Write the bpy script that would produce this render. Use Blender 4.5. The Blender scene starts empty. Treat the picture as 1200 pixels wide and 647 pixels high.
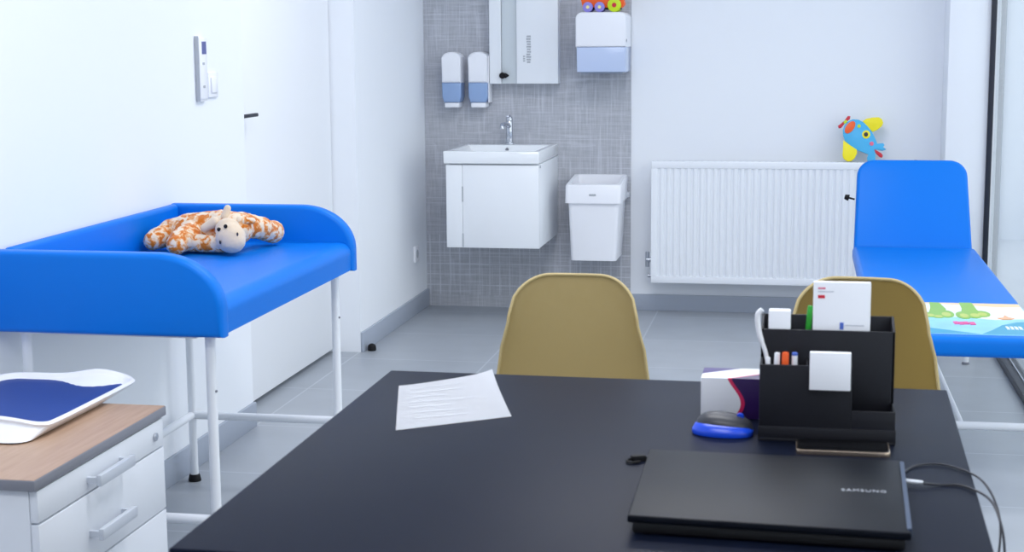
import bpy, bmesh, math, random
from mathutils import Vector, Matrix
random.seed(7)
scene = bpy.context.scene
COL = scene.collection
PI = math.pi

# ------------------------------------------------------------------ materials
def lin(c):
    r = []
    for v in c:
        v = v / 255.0
        r.append(v / 12.92 if v <= 0.04045 else ((v + 0.055) / 1.055) ** 2.4)
    return (r[0], r[1], r[2], 1.0)

def mat(name, rgb, rough=0.5, metal=0.0, spec=0.5, bump=0.0, bscale=200.0, coat=0.0, var=0.0, vscale=6.0, trans=0.0, alpha=1.0, sheen=0.0):
    m = bpy.data.materials.new(name)
    m.use_nodes = True
    nt = m.node_tree
    b = nt.nodes['Principled BSDF']
    b.inputs['Base Color'].default_value = lin(rgb)
    b.inputs['Roughness'].default_value = rough
    b.inputs['Metallic'].default_value = metal
    b.inputs['Specular IOR Level'].default_value = spec
    b.inputs['Coat Weight'].default_value = coat
    b.inputs['Transmission Weight'].default_value = trans
    b.inputs['Alpha'].default_value = alpha
    b.inputs['Sheen Weight'].default_value = sheen
    tc = nt.nodes.new('ShaderNodeTexCoord')
    if bump > 0:
        n = nt.nodes.new('ShaderNodeTexNoise'); n.inputs['Scale'].default_value = bscale
        n.inputs['Detail'].default_value = 3
        nt.links.new(tc.outputs['Object'], n.inputs['Vector'])
        bp = nt.nodes.new('ShaderNodeBump'); bp.inputs['Strength'].default_value = bump
        bp.inputs['Distance'].default_value = 0.002
        nt.links.new(n.outputs['Fac'], bp.inputs['Height'])
        nt.links.new(bp.outputs['Normal'], b.inputs['Normal'])
    if var > 0:
        n2 = nt.nodes.new('ShaderNodeTexNoise'); n2.inputs['Scale'].default_value = vscale
        n2.inputs['Detail'].default_value = 5
        nt.links.new(tc.outputs['Object'], n2.inputs['Vector'])
        hsv = nt.nodes.new('ShaderNodeHueSaturation')
        hsv.inputs['Color'].default_value = lin(rgb)
        mr = nt.nodes.new('ShaderNodeMapRange')
        mr.inputs['From Min'].default_value = 0.3; mr.inputs['From Max'].default_value = 0.7
        mr.inputs['To Min'].default_value = 1 - var; mr.inputs['To Max'].default_value = 1 + var
        nt.links.new(n2.outputs['Fac'], mr.inputs['Value'])
        nt.links.new(mr.outputs['Result'], hsv.inputs['Value'])
        nt.links.new(hsv.outputs['Color'], b.inputs['Base Color'])
    return m

def nd(nt, typ, **kw):
    n = nt.nodes.new(typ)
    for k, v in kw.items():
        setattr(n, k, v)
    return n

def math_node(nt, op, a, b=None):
    n = nt.nodes.new('ShaderNodeMath'); n.operation = op
    for i, v in enumerate((a, b)):
        if v is None: continue
        if isinstance(v, (int, float)): n.inputs[i].default_value = v
        else: nt.links.new(v, n.inputs[i])
    return n.outputs[0]

def mix_rgb(nt, fac, a, b):
    n = nt.nodes.new('ShaderNodeMix'); n.data_type = 'RGBA'
    for sock, v in ((n.inputs[0], fac), (n.inputs[6], a), (n.inputs[7], b)):
        if isinstance(v, (int, float)): sock.default_value = v
        elif isinstance(v, tuple): sock.default_value = v
        else: nt.links.new(v, sock)
    return n.outputs[2]

M = {}
M['wall'] = mat('wall_paint', (236, 239, 244), 0.75, spec=0.25, bump=0.05, bscale=150)
M['door'] = mat('door_lacquer', (238, 240, 244), 0.45, spec=0.4)
M['ceil'] = mat('ceiling_paint', (240, 242, 246), 0.9)
M['skirt'] = mat('skirting_grey', (164, 172, 186), 0.4, spec=0.5)
M['blue'] = mat('blue_vinyl', (0, 114, 216), 0.40, spec=0.18, bump=0.06, bscale=500)
M['bluemat'] = mat('navy_pad', (40, 68, 140), 0.6, spec=0.3, bump=0.05, bscale=400)
M['whitemetal'] = mat('white_powder_coat', (236, 239, 244), 0.3, spec=0.5)
M['white'] = mat('white_lacquer', (236, 239, 243), 0.28, spec=0.5)
M['plastic'] = mat('white_plastic', (240, 241, 246), 0.3, spec=0.5)
M['ceramic'] = mat('white_ceramic', (240, 243, 246), 0.1, spec=0.6, coat=0.4)
M['black'] = mat('black_rubber', (16, 16, 20), 0.6, spec=0.3)
M['desk'] = mat('black_desk_laminate', (15, 21, 38), 0.42, spec=0.09, bump=0.03, bscale=900)
M['deskedge'] = mat('black_desk_edge', (10, 10, 13), 0.5)
M['org'] = mat('black_leatherette', (20, 21, 29), 0.5, spec=0.35, bump=0.12, bscale=900)
M['laptop'] = mat('black_laptop_shell', (9, 13, 22), 0.40, spec=0.15)
M['laptopdark'] = mat('black_laptop_base', (8, 8, 10), 0.5)
M['silver'] = mat('silver_metal', (188, 192, 200), 0.35, metal=0.9)
M['silverink'] = mat('silver_lettering', (178, 182, 190), 0.4, metal=0.2)
M['lapedge'] = mat('bluish_grey_trim', (70, 84, 108), 0.3, metal=0.4)
M['chrome'] = mat('chrome', (200, 204, 212), 0.08, metal=1.0)
M['chair'] = mat('mustard_shell', (186, 168, 122), 0.5, spec=0.35, bump=0.03, bscale=700)
M['beech'] = mat('beech_wood', (196, 160, 116), 0.5, var=0.1, vscale=12)
M['paper'] = mat('white_paper', (242, 244, 250), 0.85, spec=0.1)
M['greymet'] = mat('grey_handle', (206, 211, 219), 0.35, metal=0.3)
M['cabgrey'] = mat('light_grey_melamine', (222, 226, 233), 0.45, spec=0.4)
M['edgegrey'] = mat('grey_edge_band', (126, 128, 138), 0.5)
M['rad'] = mat('radiator_enamel', (238, 241, 246), 0.25, spec=0.5)
M['grille'] = mat('radiator_shadow_grey', (120, 126, 150), 0.5)
M['dark'] = mat('dark_grey_plastic', (34, 36, 48), 0.45)
M['frame'] = mat('anthracite_frame', (30, 34, 48), 0.4, spec=0.5)
M['mirror'] = mat('grey_glass', (205, 212, 216), 0.15, spec=0.5)
M['gold'] = mat('champagne_metal', (206, 186, 166), 0.25, metal=0.9)
M['phone'] = mat('phone_glass', (10, 11, 14), 0.12, spec=0.5)
M['orange'] = mat('orange_plastic', (240, 92, 20), 0.4)
M['red'] = mat('red_paint', (196, 26, 50), 0.45)
M['yellow'] = mat('yellow_paint', (242, 226, 10), 0.45)
M['cyan'] = mat('light_blue_paint', (62, 174, 226), 0.45)
M['lav'] = mat('lavender_paint', (140, 134, 214), 0.45)
M['lime'] = mat('lime_paint', (196, 222, 20), 0.45)
M['cream'] = mat('cream_paint', (240, 226, 150), 0.5)
M['green'] = mat('green_plastic', (40, 160, 44), 0.4)
M['pinkink'] = mat('pink_ink', (226, 110, 140), 0.7)
M['redink'] = mat('red_ink', (214, 50, 70), 0.7)
M['faintink'] = mat('faint_grey_ink', (232, 235, 242), 0.8)
M['greyink'] = mat('grey_ink', (196, 200, 210), 0.8)
M['blueink'] = mat('blue_ink', (80, 110, 200), 0.7)
M['mouseblue'] = mat('blue_mouse_plastic', (24, 74, 214), 0.3)
M['mousetop'] = mat('grey_mouse_plastic', (52, 54, 62), 0.4)
M['bluewater'] = mat('blue_refill_window', (142, 168, 208), 0.15, spec=0.5)
M['bluewater2'] = mat('pale_blue_window', (190, 204, 232), 0.15, spec=0.5)
M['plushhead'] = mat('beige_plush', (222, 202, 178), 0.95, spec=0.1, bump=0.5, bscale=400, sheen=0.4)
M['matbase'] = mat('pale_blue_film', (150, 212, 240), 0.35, spec=0.4, var=0.12, vscale=9)
M['matteal'] = mat('teal_print', (60, 160, 196), 0.35)
M['matgreen'] = mat('green_print', (140, 190, 70), 0.35)
M['matlime'] = mat('lime_print', (190, 206, 96), 0.35)
M['matsand'] = mat('sand_print', (238, 212, 168), 0.35)
M['matpink'] = mat('pink_print', (226, 80, 150), 0.35)
M['matwhite'] = mat('white_print', (236, 244, 250), 0.35)
M['matorange'] = mat('peach_print', (240, 176, 130), 0.35)
M['terrace'] = mat('pale_terrace_stone', (190, 198, 208), 0.9, var=0.04)
M['mark'] = mat('grey_mark', (176, 180, 186), 0.6)

# wood veneer of the drawer unit's top
def wood():
    m = mat('pale_oak_veneer', (178, 150, 128), 0.45, spec=0.4)
    nt = m.node_tree; b = nt.nodes['Principled BSDF']
    tc = nd(nt, 'ShaderNodeTexCoord'); mp = nd(nt, 'ShaderNodeMapping')
    mp.inputs['Scale'].default_value = (40, 3, 40)
    n = nd(nt, 'ShaderNodeTexNoise'); n.inputs['Scale'].default_value = 2.0; n.inputs['Detail'].default_value = 6
    nt.links.new(tc.outputs['Object'], mp.inputs['Vector']); nt.links.new(mp.outputs['Vector'], n.inputs['Vector'])
    nt.links.new(mix_rgb(nt, n.outputs['Fac'], lin((160, 128, 104)), lin((196, 168, 146))), b.inputs['Base Color'])
    return m
M['wood'] = wood()

# grey floor tiles: big slabs with thin joints and soft clouding
def floor_mat():
    m = mat('grey_porcelain_tiles', (160, 166, 174), 0.34, spec=0.5)
    nt = m.node_tree; b = nt.nodes['Principled BSDF']
    tc = nd(nt, 'ShaderNodeTexCoord')
    mp = nd(nt, 'ShaderNodeMapping'); mp.inputs['Location'].default_value = (1.297, -0.36, 0)
    nt.links.new(tc.outputs['Object'], mp.inputs['Vector'])
    br = nd(nt, 'ShaderNodeTexBrick'); br.offset = 0.0; br.squash = 1.0
    br.inputs['Scale'].default_value = 1.0
    br.inputs['Brick Width'].default_value = 0.6; br.inputs['Row Height'].default_value = 0.6
    br.inputs['Mortar Size'].default_value = 0.004; br.inputs['Mortar Smooth'].default_value = 0.2
    br.inputs['Color1'].default_value = lin((164, 169, 176)); br.inputs['Color2'].default_value = lin((157, 163, 171))
    br.inputs['Mortar'].default_value = lin((182, 187, 194))
    nt.links.new(mp.outputs['Vector'], br.inputs['Vector'])
    n = nd(nt, 'ShaderNodeTexNoise'); n.inputs['Scale'].default_value = 5; n.inputs['Detail'].default_value = 8
    nt.links.new(tc.outputs['Object'], n.inputs['Vector'])
    hs = nd(nt, 'ShaderNodeHueSaturation')
    v = math_node(nt, 'ADD', math_node(nt, 'MULTIPLY', n.outputs['Fac'], 0.28), 0.86)
    nt.links.new(v, hs.inputs['Value']); nt.links.new(br.outputs['Color'], hs.inputs['Color'])
    nt.links.new(hs.outputs['Color'], b.inputs['Base Color'])
    return m
M['floor'] = floor_mat()

# woven grey wall tiles: streaks run across on some tiles, up on others; small mosaic squares low on the wall
def tile_mat():
    m = mat('woven_grey_wall_tiles', (150, 152, 160), 0.6, spec=0.35)
    nt = m.node_tree; b = nt.nodes['Principled BSDF']
    tc = nd(nt, 'ShaderNodeTexCoord'); sx = nd(nt, 'ShaderNodeSeparateXYZ')
    nt.links.new(tc.outputs['Object'], sx.inputs['Vector'])
    flat = nd(nt, 'ShaderNodeCombineXYZ')
    nt.links.new(sx.outputs['X'], flat.inputs['X']); nt.links.new(sx.outputs['Z'], flat.inputs['Y'])
    def noise(sx_, sy_, det=4):
        mp = nd(nt, 'ShaderNodeMapping'); mp.inputs['Scale'].default_value = (sx_, sy_, 1)
        n = nd(nt, 'ShaderNodeTexNoise'); n.inputs['Scale'].default_value = 1; n.inputs['Detail'].default_value = det
        nt.links.new(flat.outputs['Vector'], mp.inputs['Vector']); nt.links.new(mp.outputs['Vector'], n.inputs['Vector'])
        return n.outputs['Fac']
    h = noise(9, 150); v = noise(150, 9)
    weave = math_node(nt, 'ADD', h, v)                                   # 0..2
    def brick(w, r, mort, off=0.0, loc=(0, 0, 0)):
        mp = nd(nt, 'ShaderNodeMapping'); mp.inputs['Location'].default_value = loc
        nt.links.new(flat.outputs['Vector'], mp.inputs['Vector'])
        br = nd(nt, 'ShaderNodeTexBrick'); br.offset = off
        br.inputs['Scale'].default_value = 1; br.inputs['Brick Width'].default_value = w; br.inputs['Row Height'].default_value = r
        br.inputs['Mortar Size'].default_value = mort; br.inputs['Mortar Smooth'].default_value = 0.6
        br.inputs['Color1'].default_value = (0, 0, 0, 1); br.inputs['Color2'].default_value = (0, 0, 0, 1)
        br.inputs['Mortar'].default_value = (1, 1, 1, 1)
        nt.links.new(mp.outputs['Vector'], br.inputs['Vector'])
        return br.outputs['Color']
    big = brick(0.6, 0.3, 0.003, 0.5, (0.1, 0.04, 0))
    small = brick(0.052, 0.055, 0.0035)
    # broken light threads: only where a slow noise is high
    vth = math_node(nt, 'MULTIPLY', math_node(nt, 'GREATER_THAN', noise(75, 3.2, 1), 0.63), math_node(nt, 'GREATER_THAN', noise(3, 3, 1), 0.42))
    hth = math_node(nt, 'MULTIPLY', math_node(nt, 'GREATER_THAN', noise(3.2, 80, 1), 0.64), math_node(nt, 'GREATER_THAN', noise(3.7, 2.6, 1), 0.46))
    low = math_node(nt, 'ADD', math_node(nt, 'MULTIPLY', math_node(nt, 'MULTIPLY', math_node(nt, 'LESS_THAN', sx.outputs['Z'], 0.37), math_node(nt, 'GREATER_THAN', sx.outputs['Z'], 0.06)), 0.7), math_node(nt, 'MULTIPLY', math_node(nt, 'GREATER_THAN', noise(2.6, 2.1, 1), 0.5), 0.35))
    grid = math_node(nt, 'MULTIPLY', math_node(nt, 'MULTIPLY', small, low), math_node(nt, 'MULTIPLY', noise(4, 5, 2), 0.9))
    f = math_node(nt, 'MULTIPLY', math_node(nt, 'SUBTRACT', weave, 0.7), 1.5)
    base = mix_rgb(nt, f, lin((164, 166, 173)), lin((192, 194, 201)))
    base = mix_rgb(nt, math_node(nt, 'MULTIPLY', vth, 0.3), base, lin((212, 214, 221)))
    base = mix_rgb(nt, math_node(nt, 'MULTIPLY', hth, 0.3), base, lin((212, 214, 221)))
    base = mix_rgb(nt, math_node(nt, 'MULTIPLY', big, 0.35), base, lin((212, 214, 221)))
    base = mix_rgb(nt, grid, base, lin((222, 225, 232)))
    nt.links.new(base, b.inputs['Base Color'])
    return m
M['tile'] = tile_mat()

def plush_mat():
    m = mat('orange_patched_plush', (240, 220, 200), 0.95, spec=0.1, bump=0.6, bscale=350, sheen=0.4)
    nt = m.node_tree; b = nt.nodes['Principled BSDF']
    tc = nd(nt, 'ShaderNodeTexCoord')
    n = nd(nt, 'ShaderNodeTexNoise'); n.inputs['Scale'].default_value = 48; n.inputs['Detail'].default_value = 3; n.inputs['Distortion'].default_value = 0.6
    nt.links.new(tc.outputs['Object'], n.inputs['Vector'])
    r = nd(nt, 'ShaderNodeValToRGB')
    r.color_ramp.elements[0].position = 0.44; r.color_ramp.elements[0].color = lin((232, 214, 192))
    r.color_ramp.elements[1].position = 0.58; r.color_ramp.elements[1].color = lin((206, 112, 28))
    e = r.color_ramp.elements.new(0.51); e.color = lin((228, 172, 116))
    nt.links.new(n.outputs['Fac'], r.inputs['Fac']); nt.links.new(r.outputs['Color'], b.inputs['Base Color'])
    return m
M['plush'] = plush_mat()

# carton: white band running diagonally over purple, pink edge line
def carton_mat():
    m = mat('purple_white_carton', (40, 20, 70), 0.35, spec=0.4)
    nt = m.node_tree; b = nt.nodes['Principled BSDF']
    tc = nd(nt, 'ShaderNodeTexCoord'); sx = nd(nt, 'ShaderNodeSeparateXYZ')
    nt.links.new(tc.outputs['Object'], sx.inputs['Vector'])
    wob = math_node(nt, 'MULTIPLY', math_node(nt, 'SINE', math_node(nt, 'MULTIPLY', sx.outputs['Z'], 62)), 0.012)
    d = math_node(nt, 'SUBTRACT', math_node(nt, 'SUBTRACT', sx.outputs['X'], math_node(nt, 'MULTIPLY', sx.outputs['Y'], 1.3)), wob)
    r = nd(nt, 'ShaderNodeValToRGB'); r.color_ramp.interpolation = 'CONSTANT'
    els = r.color_ramp.elements
    els[0].position = 0.0; els[0].color = lin((84, 70, 128))
    els[1].position = 0.28; els[1].color = lin((236, 238, 244))
    for p, c in ((0.525, (206, 40, 90)), (0.545, (46, 22, 82))):
        e = els.new(p); e.color = lin(c)
    f = math_node(nt, 'ADD', math_node(nt, 'MULTIPLY', d, 3.0), 0.37)
    nt.links.new(f, r.inputs['Fac']); nt.links.new(r.outputs['Color'], b.inputs['Base Color'])
    return m
M['carton'] = carton_mat()

def glass_mat():
    m = bpy.data.materials.new('window_glass'); m.use_nodes = True
    nt = m.node_tree; nt.nodes.remove(nt.nodes['Principled BSDF'])
    t = nd(nt, 'ShaderNodeBsdfTransparent'); t.inputs['Color'].default_value = (0.94, 0.97, 0.98, 1)
    g = nd(nt, 'ShaderNodeBsdfGlossy'); g.inputs['Roughness'].default_value = 0.02
    fr = nd(nt, 'ShaderNodeFresnel'); fr.inputs['IOR'].default_value = 1.4
    ge = nd(nt, 'ShaderNodeNewGeometry'); fac = math_node(nt, 'MULTIPLY', fr.outputs['Fac'], math_node(nt, 'SUBTRACT', 1.0, ge.outputs['Backfacing']))
    mx = nd(nt, 'ShaderNodeMixShader')
    nt.links.new(fac, mx.inputs['Fac']); nt.links.new(t.outputs[0], mx.inputs[1]); nt.links.new(g.outputs[0], mx.inputs[2])
    nt.links.new(mx.outputs[0], nt.nodes['Material Output'].inputs['Surface'])
    return m
M['glass'] = glass_mat()

# ------------------------------------------------------------------ mesh helpers
class MB:
    def __init__(self):
        self.bm = bmesh.new(); self.mats = []; self.mi = 0
    def use(self, m):
        if m not in self.mats: self.mats.append(m)
        self.mi = self.mats.index(m); return self
    def _merge(self, t, mtx=None, smooth=True):
        if mtx is not None: bmesh.ops.transform(t, matrix=mtx, verts=t.verts)
        bmesh.ops.recalc_face_normals(t, faces=t.faces)
        mp = {v: self.bm.verts.new(v.co) for v in t.verts}
        for f in t.faces:
            try: nf = self.bm.faces.new([mp[v] for v in f.verts])
            except ValueError: continue
            nf.material_index = self.mi; nf.smooth = smooth
        t.free()
    def box(self, x0, x1, y0, y1, z0, z1, bev=0.0, seg=2, mtx=None):
        t = bmesh.new(); bmesh.ops.create_cube(t, size=1)
        for v in t.verts:
            v.co = Vector((x0 + (v.co.x + .5) * (x1 - x0), y0 + (v.co.y + .5) * (y1 - y0), z0 + (v.co.z + .5) * (z1 - z0)))
        if bev > 0: bmesh.ops.bevel(t, geom=t.edges[:], offset=bev, segments=seg, profile=0.5, affect='EDGES')
        self._merge(t, mtx); return self
    def cyl(self, p0, p1, r, r2=None, n=20, cap=True, bev=0):
        p0 = Vector(p0); p1 = Vector(p1); d = p1 - p0
        t = bmesh.new()
        bmesh.ops.create_cone(t, cap_ends=cap, segments=n, radius1=r, radius2=r if r2 is None else r2, depth=d.length)
        if bev > 0:
            es = [e for e in t.edges if len(e.link_faces) == 2 and any(len(f.verts) > 4 for f in e.link_faces)]
            bmesh.ops.bevel(t, geom=es, offset=bev, segments=2, profile=0.5, affect='EDGES')
        q = Vector((0, 0, 1)).rotation_difference(d.normalized()).to_matrix().to_4x4()
        self._merge(t, Matrix.Translation((p0 + p1) / 2) @ q); return self
    def ball(self, c, r, sub=3, mtx=None):
        r = (r, r, r) if isinstance(r, (int, float)) else r
        t = bmesh.new(); bmesh.ops.create_icosphere(t, subdivisions=sub, radius=1)
        m = Matrix.Translation(c) @ (mtx or Matrix.Identity(4)) @ Matrix.Diagonal((r[0], r[1], r[2], 1))
        self._merge(t, m); return self
    def prism(self, poly, axis, a, b, bev=0.0, seg=2, mtx=None):
        # poly: 2D outline; axis 'y' -> (x,z) swept in y, 'x' -> (y,z) in x, 'z' -> (x,y) in z
        t = bmesh.new()
        def P(u, v, w):
            return (u, w, v) if axis == 'y' else ((w, u, v) if axis == 'x' else (u, v, w))
        v0 = [t.verts.new(P(u, v, a)) for u, v in poly]; v1 = [t.verts.new(P(u, v, b)) for u, v in poly]
        n = len(poly)
        caps = [t.faces.new(v0), t.faces.new(v1[::-1])]
        for i in range(n): t.faces.new([v0[i], v1[i], v1[(i + 1) % n], v0[(i + 1) % n]])
        bmesh.ops.recalc_face_normals(t, faces=t.faces)
        if bev > 0:
            es = [e for f in caps for e in f.edges]
            bmesh.ops.bevel(t, geom=es, offset=bev, segments=seg, profile=0.5, affect='EDGES')
        self._merge(t, mtx); return self
    def tube(self, pts, r, n=10, closed=False):
        pts = [Vector(p) for p in pts]; t = bmesh.new(); rings = []; up = None
        N = len(pts)
        for i, p in enumerate(pts):
            a = pts[i - 1] if i > 0 else (pts[-1] if closed else p); c = pts[i + 1] if i < N - 1 else (pts[0] if closed else p)
            d = (c - a).normalized()
            if up is None: up = d.orthogonal().normalized()
            up = (up - d * up.dot(d)).normalized(); s = d.cross(up)
            rr = r[i] if isinstance(r, (list, tuple)) else r
            rings.append([t.verts.new(p + (up * math.cos(2 * PI * k / n) + s * math.sin(2 * PI * k / n)) * rr) for k in range(n)])
        for i in range(N if closed else N - 1):
            A = rings[i]; B = rings[(i + 1) % N]
            for k in range(n): t.faces.new([A[k], A[(k + 1) % n], B[(k + 1) % n], B[k]])
        if not closed: t.faces.new(rings[0][::-1]); t.faces.new(rings[-1])
        self._merge(t); return self
    def grid(self, fn, nu, nv, thick=None):
        t = bmesh.new(); vs = [[t.verts.new(fn(i / nu, j / nv)) for j in range(nv + 1)] for i in range(nu + 1)]
        for i in range(nu):
            for j in range(nv): t.faces.new([vs[i][j], vs[i + 1][j], vs[i + 1][j + 1], vs[i][j + 1]])
        if thick: bmesh.ops.solidify(t, geom=t.faces[:], thickness=thick)
        self._merge(t); return self
    def build(self, name, m=None, parent=None, ang=40):
        me = bpy.data.meshes.new(name)
        if self.mats and m is not None and m not in self.mats: pass
        ml = self.mats if self.mats else [m]
        if parent is not None:
            bmesh.ops.translate(self.bm, vec=-world_loc(parent), verts=self.bm.verts)
        self.bm.to_mesh(me); self.bm.free()
        for x in ml: me.materials.append(x)
        me.set_sharp_from_angle(angle=math.radians(ang))
        o = bpy.data.objects.new(name, me); COL.objects.link(o)
        if parent is not None: o.parent = parent
        return o

def world_loc(o):
    v = Vector((0, 0, 0))
    while o is not None:
        v = v + o.location; o = o.parent
    return v

def tag(o, label=None, cat=None, group=None, kind=None):
    if label: o['label'] = label
    if cat: o['category'] = cat
    if group: o['group'] = group
    if kind: o['kind'] = kind
    return o
def thing(name, loc, label, cat, group=None):
    o = bpy.data.objects.new(name, None); COL.objects.link(o); o.location = loc
    o.empty_display_size = 0.05
    return tag(o, label, cat, group)
def struct(name, mb, m, label=None, parent=None):
    o = mb.build(name, m, parent)
    o['kind'] = 'structure'
    if label: o['label'] = label
    return o
def copy_tree(o, parent=None):
    c = o.copy(); COL.objects.link(c)
    if parent is not None: c.parent = parent
    for ch in list(o.children): copy_tree(ch, c)
    return c
def arc(cx, cy, rx, ry, a0, a1, n):
    return [(cx + rx * math.cos(math.radians(a0 + (a1 - a0) * i / n)), cy + ry * math.sin(math.radians(a0 + (a1 - a0) * i / n))) for i in range(n + 1)]
def rrect(x0, x1, y0, y1, r, n=6):
    return arc(x1 - r, y1 - r, r, r, 0, 90, n) + arc(x0 + r, y1 - r, r, r, 90, 180, n) + arc(x0 + r, y0 + r, r, r, 180, 270, n) + arc(x1 - r, y0 + r, r, r, 270, 360, n)
def smooth_path(pts, k=6):
    out = []; P = [Vector(p) for p in pts]
    for i in range(len(P) - 1):
        p0 = P[max(i - 1, 0)]; p1 = P[i]; p2 = P[i + 1]; p3 = P[min(i + 2, len(P) - 1)]
        for j in range(k):
            t = j / k
            out.append(0.5 * ((2 * p1) + (p2 - p0) * t + (2 * p0 - 5 * p1 + 4 * p2 - p3) * t * t + (3 * p1 - p0 - 3 * p2 + p3) * t ** 3))
    out.append(P[-1]); return out

# ------------------------------------------------------------------ setting
YB = 7.75; YN = -2.2; CE = 2.75; XL = -1.9; XR = 0.89
struct('floor', MB().box(-2.12, 0.90, YN - .1, YB + .1, -0.1, 0), M['floor'], 'grey tiled floor of the consulting room')
struct('ceiling', MB().box(-2.12, 0.91, YN - .1, YB + .1, CE, CE + .1), M['ceil'], 'white ceiling above the room')
struct('wall_left', MB().box(-2.12, XL, YN, 5.15, 0, CE).box(-2.12, XL, 5.15, 6.49, 2.1, CE).box(-2.12, XL + .01, 6.49, YB, 0, CE).box(-2.12, -2.05, 5.15, 6.49, 0, 2.1),
       M['wall'], 'white left wall with the recessed door')
struct('wall_back', MB().box(-2.12, 0.905, YB, YB + .12, 0, CE), M['wall'], 'white back wall behind the radiator')
struct('wall_front', MB().box(-2.12, 0.905, YN - .12, YN, 0, CE), M['wall'], 'white wall behind the camera')
struct('wall_right', MB().box(0.84, 0.91, YN, 0.4, 0, CE).box(0.84, 0.91, 0.4, 7.5, 2.55, CE), M['wall'], 'white right wall above the tall window')
struct('wall_column', MB().box(0.655, 0.905, 7.5, YB, 0, CE, 0.004), M['wall'], 'white pillar between the radiator wall and the window')
struct('wall_tiles', MB().box(-1.89, -0.838, 7.738, YB, 0, CE), M['tile'], 'grey woven tile panel behind the washbasin')
struct('baseboard_back', MB().box(-0.838, 0.655, 7.738, YB, 0, 0.082, 0.002), M['skirt'], 'grey skirting under the radiator')
struct('baseboard_left', MB().box(XL, XL + .012, YN, 5.15, 0, 0.088, 0.002), M['skirt'], 'grey skirting under the changing table')
struct('baseboard_corner', MB().box(XL + .01, XL + .022, 6.49, 7.738, 0, 0.088, 0.002), M['skirt'], 'grey skirting left of the washbasin')
# door (in its recess) with jambs and lever handle
door = MB().box(-2.05, -2.0, 5.2, 6.482, 0.022, 2.06, 0.002).build('door_1', M['door'])
tag(door, 'flush white door in the left wall behind the changing table', 'door', kind='structure')
struct('trim_1', MB().box(-2.05, -1.995, 5.15, 5.195, 0, 2.1, 0.002).box(-2.05, -1.995, 5.195, 6.49, 2.062, 2.1), M['door'], 'white frame around the door')
h = MB(); h.cyl((-2.002, 5.27, 1.09), (-1.992, 5.27, 1.09), 0.024); h.cyl((-1.995, 5.27, 1.09), (-1.955, 5.27, 1.09), 0.009); h.box(-1.965, -1.950, 5.26, 5.44, 1.084, 1.097, 0.004)
h.build('handle', M['dark'], door)['label'] = 'dark lever handle'
# window : full height glazing on the right
wf = MB()
wf.box(0.828, 0.892, 0.4, 7.5, 0, 0.032, 0.003)
wf.box(0.838, 0.862, 7.480, 7.499, 0.032, 2.55, 0.002); wf.box(0.840, 0.870, 0.4, 0.44, 0.032, 2.55, 0.002)
wf.box(0.840, 0.870, 0.44, 7.468, 2.51, 2.55, 0.002)
for y in (2.0, 4.3): wf.box(0.845, 0.870, y - .022, y + .022, 0.032, 2.51, 0.002)
win = wf.build('window_1', M['frame']); tag(win, 'tall window with dark frame beside the examination couch', 'window', kind='structure')
MB().box(0.858, 0.863, 0.45, 7.46, 0.032, 0.038).build('sill_strip', M['silver'], win)
for a, b in ((0.40, 1.998), (2.002, 4.298), (4.302, 7.499)):
    MB().box(0.872, 0.877, a, b, 0.033, 2.55).build('pane', M['glass'], win)
struct('terrace_ground', MB().box(0.905, 30, -25, 60, -0.12, -0.02), M['terrace'], 'pale paved terrace outside the window')

struct('wall_outside', MB().box(0.95, 14, 11.0, 11.2, -0.02, 4.2), mat('pale_render', (206, 214, 224), 0.9), 'pale wall across the terrace outside the window')
# ------------------------------------------------------------------ desk
t = thing('desk', (-0.25, 2.25, 0), 'black desk in the foreground carrying the laptop and organizer', 'desk')
MB().prism([(-0.751, 1.725), (0.233, 1.725), (0.258, 2.760), (-0.751, 2.776)], 'z', 0.712, 0.74, 0.0025).build('desktop', M['desk'], t)
for s in (-0.72, 0.19): MB().box(s, s + .03, 1.78, 2.70, 0.0, 0.712, 0.002).build('side_panel', M['deskedge'], t)
MB().box(-0.69, 0.19, 2.58, 2.60, 0.25, 0.70, 0.002).build('modesty_panel', M['deskedge'], t)

# sheet of paper, slightly buckled
PC = [Vector((-0.711, 2.662, 0)), Vector((-0.548, 2.797, 0)), Vector((-0.46, 2.441, 0)), Vector((-0.621, 2.319, 0))]
c0, c1, c2, c3 = (Vector((-0.700, 2.640, 0)), Vector((-0.552, 2.752, 0)), Vector((-0.458, 2.441, 0)), Vector((-0.622, 2.322, 0)))
def paper(u, v):
    p = (c3 * (1 - u) + c2 * u) * (1 - v) + (c0 * (1 - u) + c1 * u) * v
    z = 0.7412 + 0.0035 * (math.sin(u * 5 + 1) * math.sin(v * 4) + 1) * 0.5 + (0.010 * u ** 6 * v ** 4)
    return (p.x, p.y, z)
o = MB(); o.use(M['paper']); o.grid(paper, 24, 24, 0.0006)
random.seed(3); o.use(M['faintink'])
for k in range(7):
    v = 0.86 - k * 0.115; a = 0.1 + random.random() * 0.06; b = a + 0.3 + random.random() * 0.4
    def line(uu, vv, a=a, b=b, v=v):
        x, y, z = paper(a + (b - a) * uu, v + 0.012 * vv); return (x, y, z + 0.0008)
    o.grid(line, 12, 1)
tag(o.build('paper_sheet', M['paper']), 'loose white sheet of paper on the far left of the black desk', 'paper')

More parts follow.
